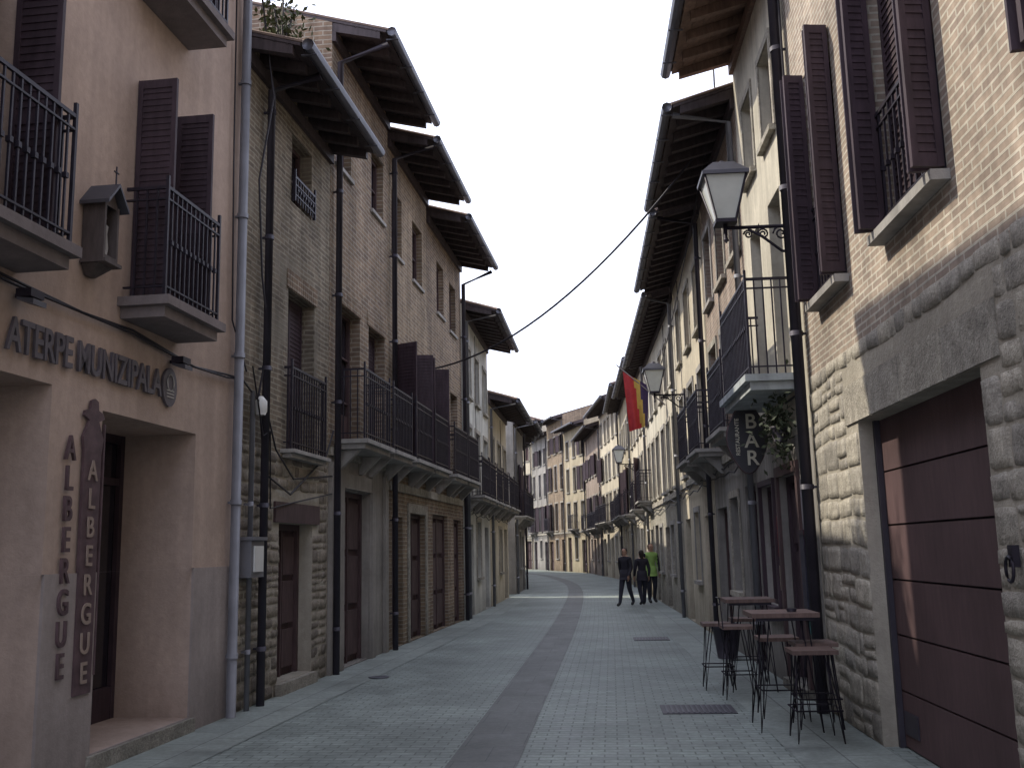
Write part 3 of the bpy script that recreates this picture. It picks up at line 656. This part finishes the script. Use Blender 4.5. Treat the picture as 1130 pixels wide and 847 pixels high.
# ---------------- overhead cables
m=MB('overhead_cable')
def span(p,q,sag,r=.014,n=20): m.tube([(p[0]+(q[0]-p[0])*i/n,p[1]+(q[1]-p[1])*i/n,p[2]+(q[2]-p[2])*i/n-sag*4*(i/n)*(1-i/n)) for i in range(n+1)],r,cablem,5)
span(FL.w((20.6,.1,5.5)),FR.w((15.6,.1,8.3)),.75,.02); span(FR.w((15.6,.15,8.2)),FR2.w((30,.1,6.2)),.3,.012)
m.finish()
# ---------------- ground, street
g=MB('ground'); g.quad((-700,-300,-.03),(700,-300,-.03),(700,1500,-.03),(-700,1500,-.03),groundm); g.finish()
ctr=[(-1.2,-8),(-1.0,5),(-.9,12),(-.75,24),(-.85,40),(-1.5,52),(-3.9,69),(-8.5,83),(-16,98),(-26,112)]
def smoothline(P,k=3):
    for _ in range(k):
        Q=[P[0]]
        for i in range(len(P)-1): a,b2=P[i],P[i+1]; Q+=[(a[0]*.75+b2[0]*.25,a[1]*.75+b2[1]*.25),(a[0]*.25+b2[0]*.75,a[1]*.25+b2[1]*.75)]
        P=Q+[P[-1]]
    return P
C_=smoothline(ctr)
def ribbon(name,off0,off1,z,mat):
    me=bpy.data.meshes.new(name); V=[];F=[];uvs=[];s=0
    for i,p in enumerate(C_):
        a=C_[max(0,i-1)];c=C_[min(len(C_)-1,i+1)]; tx,ty=c[0]-a[0],c[1]-a[1]; l=math.hypot(tx,ty);tx/=l;ty/=l
        if i: s+=math.hypot(p[0]-C_[i-1][0],p[1]-C_[i-1][1])
        for o in (off0,off1): V.append((p[0]+ty*o,p[1]-tx*o,z)); uvs.append((o,s))
        if i: k=2*i; F.append((k-2,k-1,k+1,k))
    me.from_pydata(V,[],F); uv=me.uv_layers.new(name='UVMap')
    for li,lo in enumerate(me.loops): uv.data[li].uv=uvs[lo.vertex_index]
    me.materials.append(mat); ob=bpy.data.objects.new(name,me); bpy.context.collection.objects.link(ob)
ribbon('cobbled_street',-5,5,.0,roadm); 
ribbon('drainage_strip',-.29,.27,.004,stripm)
def edge(name,fr,a,c,w0,w1):
    m=MB(name,fr); m.quad((a,w0,.006),(c,w0,.006),(c,w1,.006),(a,w1,.006),slabpav); m.finish()
edge('pavement_edge',FL,-5,24.8,.0,.75); edge('pavement_edge',FR,-5,24,.0,.8); edge('pavement_edge',FR2,24,52,.0,.75); edge('pavement_edge',FL2,24.9,43,0,.7)
def grate(x0,x1,y0,y1):
    e=empty('drain_grate'); m=MB('grate'); m.box(x0-.03,x1+.03,y0-.03,y1+.03,.001,.008,darkpipe); n=int((x1-x0)/.05)
    for i in range(n): xx=x0+(x1-x0)*(i+.25)/n; m.box(xx,xx+.022,y0,y1,.009,.014,gutterm)
    m.finish(e)
grate(.62,1.3,10.45,10.95); grate(.62,1.2,18.5,19.1)
m=MB('manhole_cover'); m.lathe((-3.0,13.6,.007),[(.14,0),(.14,.008),(.12,.009),(.11,.006)],gutterm,24); m.finish()
# ---------------- bar tables and stools
def hairpin(m,x,y,z,dx,dy,mat):
    p=(x+dx*.10,y+dy*.10,.01); 
    m.tube([(x-dy*.06-dx*.03,y+dx*.06-dy*.03,z),p,(x+dy*.06-dx*.03,y-dx*.06-dy*.03,z)],.0075,mat,6)
def bartable(x,y,hx=.30,hy=.3,z=1.04):
    e=empty('bar_table'); m=MB('top'); m.box(x-hx,x+hx,y-hy,y+hy,z-.04,z,tablew); m.finish(e)
    m=MB('legs')
    for sx in(-1,1):
        for sy in(-1,1): hairpin(m,x+sx*(hx-.1),y+sy*(hy-.1),z-.04,sx*.7,sy*.7,iron)
    m.box(x-hx+.04,x+hx-.04,y-hy+.04,y-hy+.06,z-.07,z-.041,iron); m.box(x-hx+.04,x+hx-.04,y+hy-.06,y+hy-.04,z-.07,z-.041,iron)
    m.finish(e)
def stool(x,y,z=.76,h=.19,back=False,rot=0):
    e=empty('bar_stool'); m=MB('seat'); m.box(x-h,x+h,y-h,y+h,z-.035,z,tablew); m.finish(e); m=MB('legs')
    for sx in(-1,1):
        for sy in(-1,1): hairpin(m,x+sx*(h-.06),y+sy*(h-.06),z-.035,sx*.6,sy*.6,iron)
    q=h+.0; zz=.27
    P=[(x-q,y-q,zz),(x+q,y-q,zz),(x+q,y+q,zz),(x-q,y+q,zz),(x-q,y-q,zz)]
    for i in range(4): m.tube([P[i],P[i+1]],.007,iron,5)
    if back:
        m.tube([(x-h,y-h,z-.02),(x-h-.02,y-h,z+.3),(x-h-.02,y+h,z+.3),(x-h,y+h,z-.02)],.008,iron,6)
    m.finish(e)
bartable(1.66,9.6); stool(1.80,9.0); stool(1.72,10.25); stool(1.95,9.65,.76)
bartable(1.72,12.1,.28,.3); stool(1.5,11.45,.78,.17,True); stool(1.8,12.9); stool(1.36,12.2,.76,.17)
m=MB('ashtray'); m.lathe((1.75,9.5,1.04),[(.04,0),(.05,.03),(.045,.03),(.035,.01)],iron,12); m.finish()
e=empty('flower_pot'); m=MB('pot'); m.lathe((1.86,15.4,.004),[(.14,0),(.2,.42),(.225,.43),(.225,.5),(.19,.5),(.18,.42)],darkpipe,18); m.finish(e)
m=MB('soil',WORLD); m.lathe((1.86,15.4,.43),[(.18,0),(.1,.02),(.01,.03)],interior,12); m.finish(e)
# ---------------- people
skin=plain('skin',(.42,.25,.18),.6,.05);hair=plain('hair',(.03,.02,.018),.7,.3);navy=plain('dark_coat',(.022,.02,.03),.85,.2);jean=plain('dark_trousers',(.03,.03,.045),.85,.2);hiv=plain('hi_vis_vest',(.28,.44,.12),.7,.1);shoe=plain('shoe',(.02,.018,.02),.6,.1);bagm=plain('backpack_cloth',(.05,.04,.06),.8,.2);lips=plain('lips',(.3,.12,.1))
def person(x,y,h,face,stride,armswing,top,name='pedestrian',bag=False,longhair=False):
    k=h/1.7; e=empty(name)
    V=[];E=[];Rr=[]
    def v(p,r): V.append(Vector(p)*k);Rr.append(r*k);return len(V)-1
    pel=v((0,0,.93),.135); wa=v((0,0,1.09),.125); ch=v((0,0,1.30),.145); sh=v((0,0,1.42),.11); nk=v((0,.01,1.50),.05); hd=v((0,.015,1.56),.05); E+=[(pel,wa),(wa,ch),(ch,sh),(sh,nk),(nk,hd)]
    for s in(-1,1):
        st=stride*s; hp=v((s*.095,0,.86),.105); kn=v((s*.10,st*.35+.03,.50),.075); an=v((s*.10,st*1.0-(.05 if st<0 else 0),.09 if st>=0 else .13),.05); to=v((s*.115,st*1.0+.15-(.05 if st<0 else 0),.035),.045)
        E+=[(pel,hp),(hp,kn),(kn,an),(an,to)]
        sw=-armswing*s; so_=v((s*.17,0,1.40),.07); el_=v((s*.23,sw*.4-.03,1.13),.056); wr=v((s*.22,sw*.9+.05,.89),.036); E+=[(sh,so_),(so_,el_),(el_,wr)]
    me=bpy.data.meshes.new('body'); me.from_pydata(V,E,[]); ob=bpy.data.objects.new('body',me); bpy.context.collection.objects.link(ob)
    sk=ob.modifiers.new('s','SKIN'); 
    for i,r in enumerate(Rr): me.skin_vertices[0].data[i].radius=(r,r*.85 if i in(0,1,2,3) else r)
    me.skin_vertices[0].data[0].use_root=True
    ob.modifiers.new('u','SUBSURF').levels=2
    dg=bpy.context.evaluated_depsgraph_get(); me2=bpy.data.meshes.new_from_object(ob.evaluated_get(dg)); ob.modifiers.clear(); ob.data=me2
    me2.materials.clear()
    for mm in (top,jean,shoe,skin,navy): me2.materials.append(mm)
    for p in me2.polygons:
        c=p.center/k; p.use_smooth=True
        p.material_index = 2 if c.z<.10 else 1 if c.z<.86 and abs(c.x)<.19 else 3 if c.z>1.47 or (c.z<.91 and abs(c.x)>.19) else 4 if (top is hiv and abs(c.x)>.19) else 0
    m=MB('head'); c=(0,.02*k,1.60*k)
    prof=[(.01,-.115),(.045,-.10),(.062,-.06),(.074,0),(.076,.04),(.062,.09),(.03,.115),(.003,.12)]
    m.lathe(c,[(r*k,z*k) for r,z in prof],skin,12)
    m.add([(-.012*k,.09*k,1.585*k),(.012*k,.09*k,1.585*k),(0,.115*k,1.585*k),(0,.092*k,1.62*k)],[(0,1,2),(0,2,3),(1,2,3)],skin)
    for s in(-1,1):
        m.box((s*.03-.01)*k,(s*.03+.01)*k,.085*k,.096*k,1.607*k,1.617*k,hair); m.box((s*.076-.006)*k,(s*.076+.006)*k,.0,.03*k,1.575*k,1.63*k,skin)
    m.box(-.02*k,.02*k,.083*k,.09*k,1.548*k,1.556*k,lips)
    hp=[(.06,-.05),(.083,-.02),(.085,.05),(.068,.1),(.035,.128),(.003,.132)]
    if longhair: hp=[(.05,-.2),(.075,-.16)]+hp
    m.lathe((0,-.005*k,1.605*k),[(r*k,z*k) for r,z in hp],hair,12); m.finish(ob)
    m=MB('hands')
    for s in(-1,1):
        sw=-armswing*s; wx,wy,wz=s*.22,sw*.9+.05,.89
        m.tube([(wx*k,wy*k,wz*k),(wx*k,(wy+.01)*k,(wz-.05)*k),(wx*k,(wy+.015)*k,(wz-.09)*k)],.03*k,skin,8,.036*k)
        for q in range(4): yy=wy-.02+q*.017; L_=(.06,.075,.07,.055)[q]; m.tube([(wx*k,yy*k,(wz-.085)*k),((wx-s*.006)*k,yy*k,(wz-.085-L_*.5)*k),((wx-s*.022)*k,yy*k,(wz-.085-L_)*k)],.0085*k,skin,6,.006*k)
        m.tube([(wx*k,(wy+.03)*k,(wz-.04)*k),((wx-s*.01)*k,(wy+.055)*k,(wz-.075)*k),((wx-s*.014)*k,(wy+.058)*k,(wz-.1)*k)],.010*k,skin,6,.007*k)
    m.finish(ob)
    m=MB('jacket_hem'); m.lathe((0,0,.78*k),[(.18*k,0),(.165*k,.12*k),(.145*k,.30*k)],top,14,1.1,.9); m.finish(ob)
    if bag: m=MB('backpack'); m.lathe((0,-.19*k,1.02*k),[(.06*k,0),(.12*k,.04*k),(.125*k,.25*k),(.10*k,.38*k),(.03*k,.42*k)],bagm,12); m.finish(ob)
    ob.parent=e; e.location=(x,y,.004); e.rotation_euler=(0,0,math.radians(face))
person(.76,29.3,1.62,150,.22,.18,navy,bag=True)
person(1.25,29.6,1.55,20,.12,.08,navy,'pedestrian',longhair=True)
person(1.57,30.6,1.74,200,.04,.05,hiv,'worker_in_vest')
# ---------------- distant hill
m=MB('wooded_hill'); hillm=plain('hill_foliage',(.05,.065,.045),.95,.5,.05); n=60; V=[];F=[]
for i in range(n+1):
    for j in range(12):
        x=-260+360*i/n; y=330+j*18; z=58*math.exp(-((x+95)/60)**2)*math.sin(min(1,j/8)*1.57)+U(-2,2)*(j>0)-3*(j==0); V.append((x,y,z))
for i in range(n):
    for j in range(11): k=i*12+j; F.append((k,k+1,k+13,k+12))
m.add(V,F,hillm,.5,False); m.finish()
# ---------------- light, sky, camera
az=math.radians(20); el=math.radians(46)
S=Vector((-math.cos(az)*math.cos(el), math.sin(az)*math.cos(el), math.sin(el)))
sl=bpy.data.lights.new('sun','SUN'); sl.energy=4.6; sl.angle=math.radians(.6); sl.color=(1,.92,.76)
so=bpy.data.objects.new('sun',sl); so.rotation_euler=S.to_track_quat('Z','Y').to_euler(); bpy.context.collection.objects.link(so)
w=bpy.data.worlds.new("World"); bpy.context.scene.world=w; w.use_nodes=True; nt=w.node_tree; bg=nt.nodes['Background']
sky=nt.nodes.new('ShaderNodeTexSky'); sky.sky_type='NISHITA'; sky.sun_disc=False; sky.sun_elevation=el; sky.sun_rotation=math.atan2(S.x,S.y); sky.air_density=1; sky.dust_density=4; sky.ozone_density=1
mx=nt.nodes.new('ShaderNodeMix'); mx.data_type='RGBA'; mx.inputs[0].default_value=.8; nt.links.new(sky.outputs[0],mx.inputs[6]); mx.inputs[7].default_value=(12.6,13.4,16.2,1)
nt.links.new(mx.outputs[2],bg.inputs[0]); bg.inputs[1].default_value=.15
cam=bpy.data.cameras.new('camera'); co=bpy.data.objects.new('camera',cam); bpy.context.collection.objects.link(co)
cam.sensor_width=36; cam.lens=1093/1130*36; cam.clip_end=3000; cam.clip_start=.05
M=Matrix.Rotation(math.radians(4.69),4,'Z')@Matrix.Rotation(math.radians(99.53),4,'X')@Matrix.Rotation(-0.022,4,'Z'); M.translation=Vector((0,0,1.65)); co.matrix_world=M
bpy.context.scene.camera=co
bpy.context.scene.view_settings.view_transform='Standard'; bpy.context.scene.view_settings.look='None'; bpy.context.scene.view_settings.exposure=0
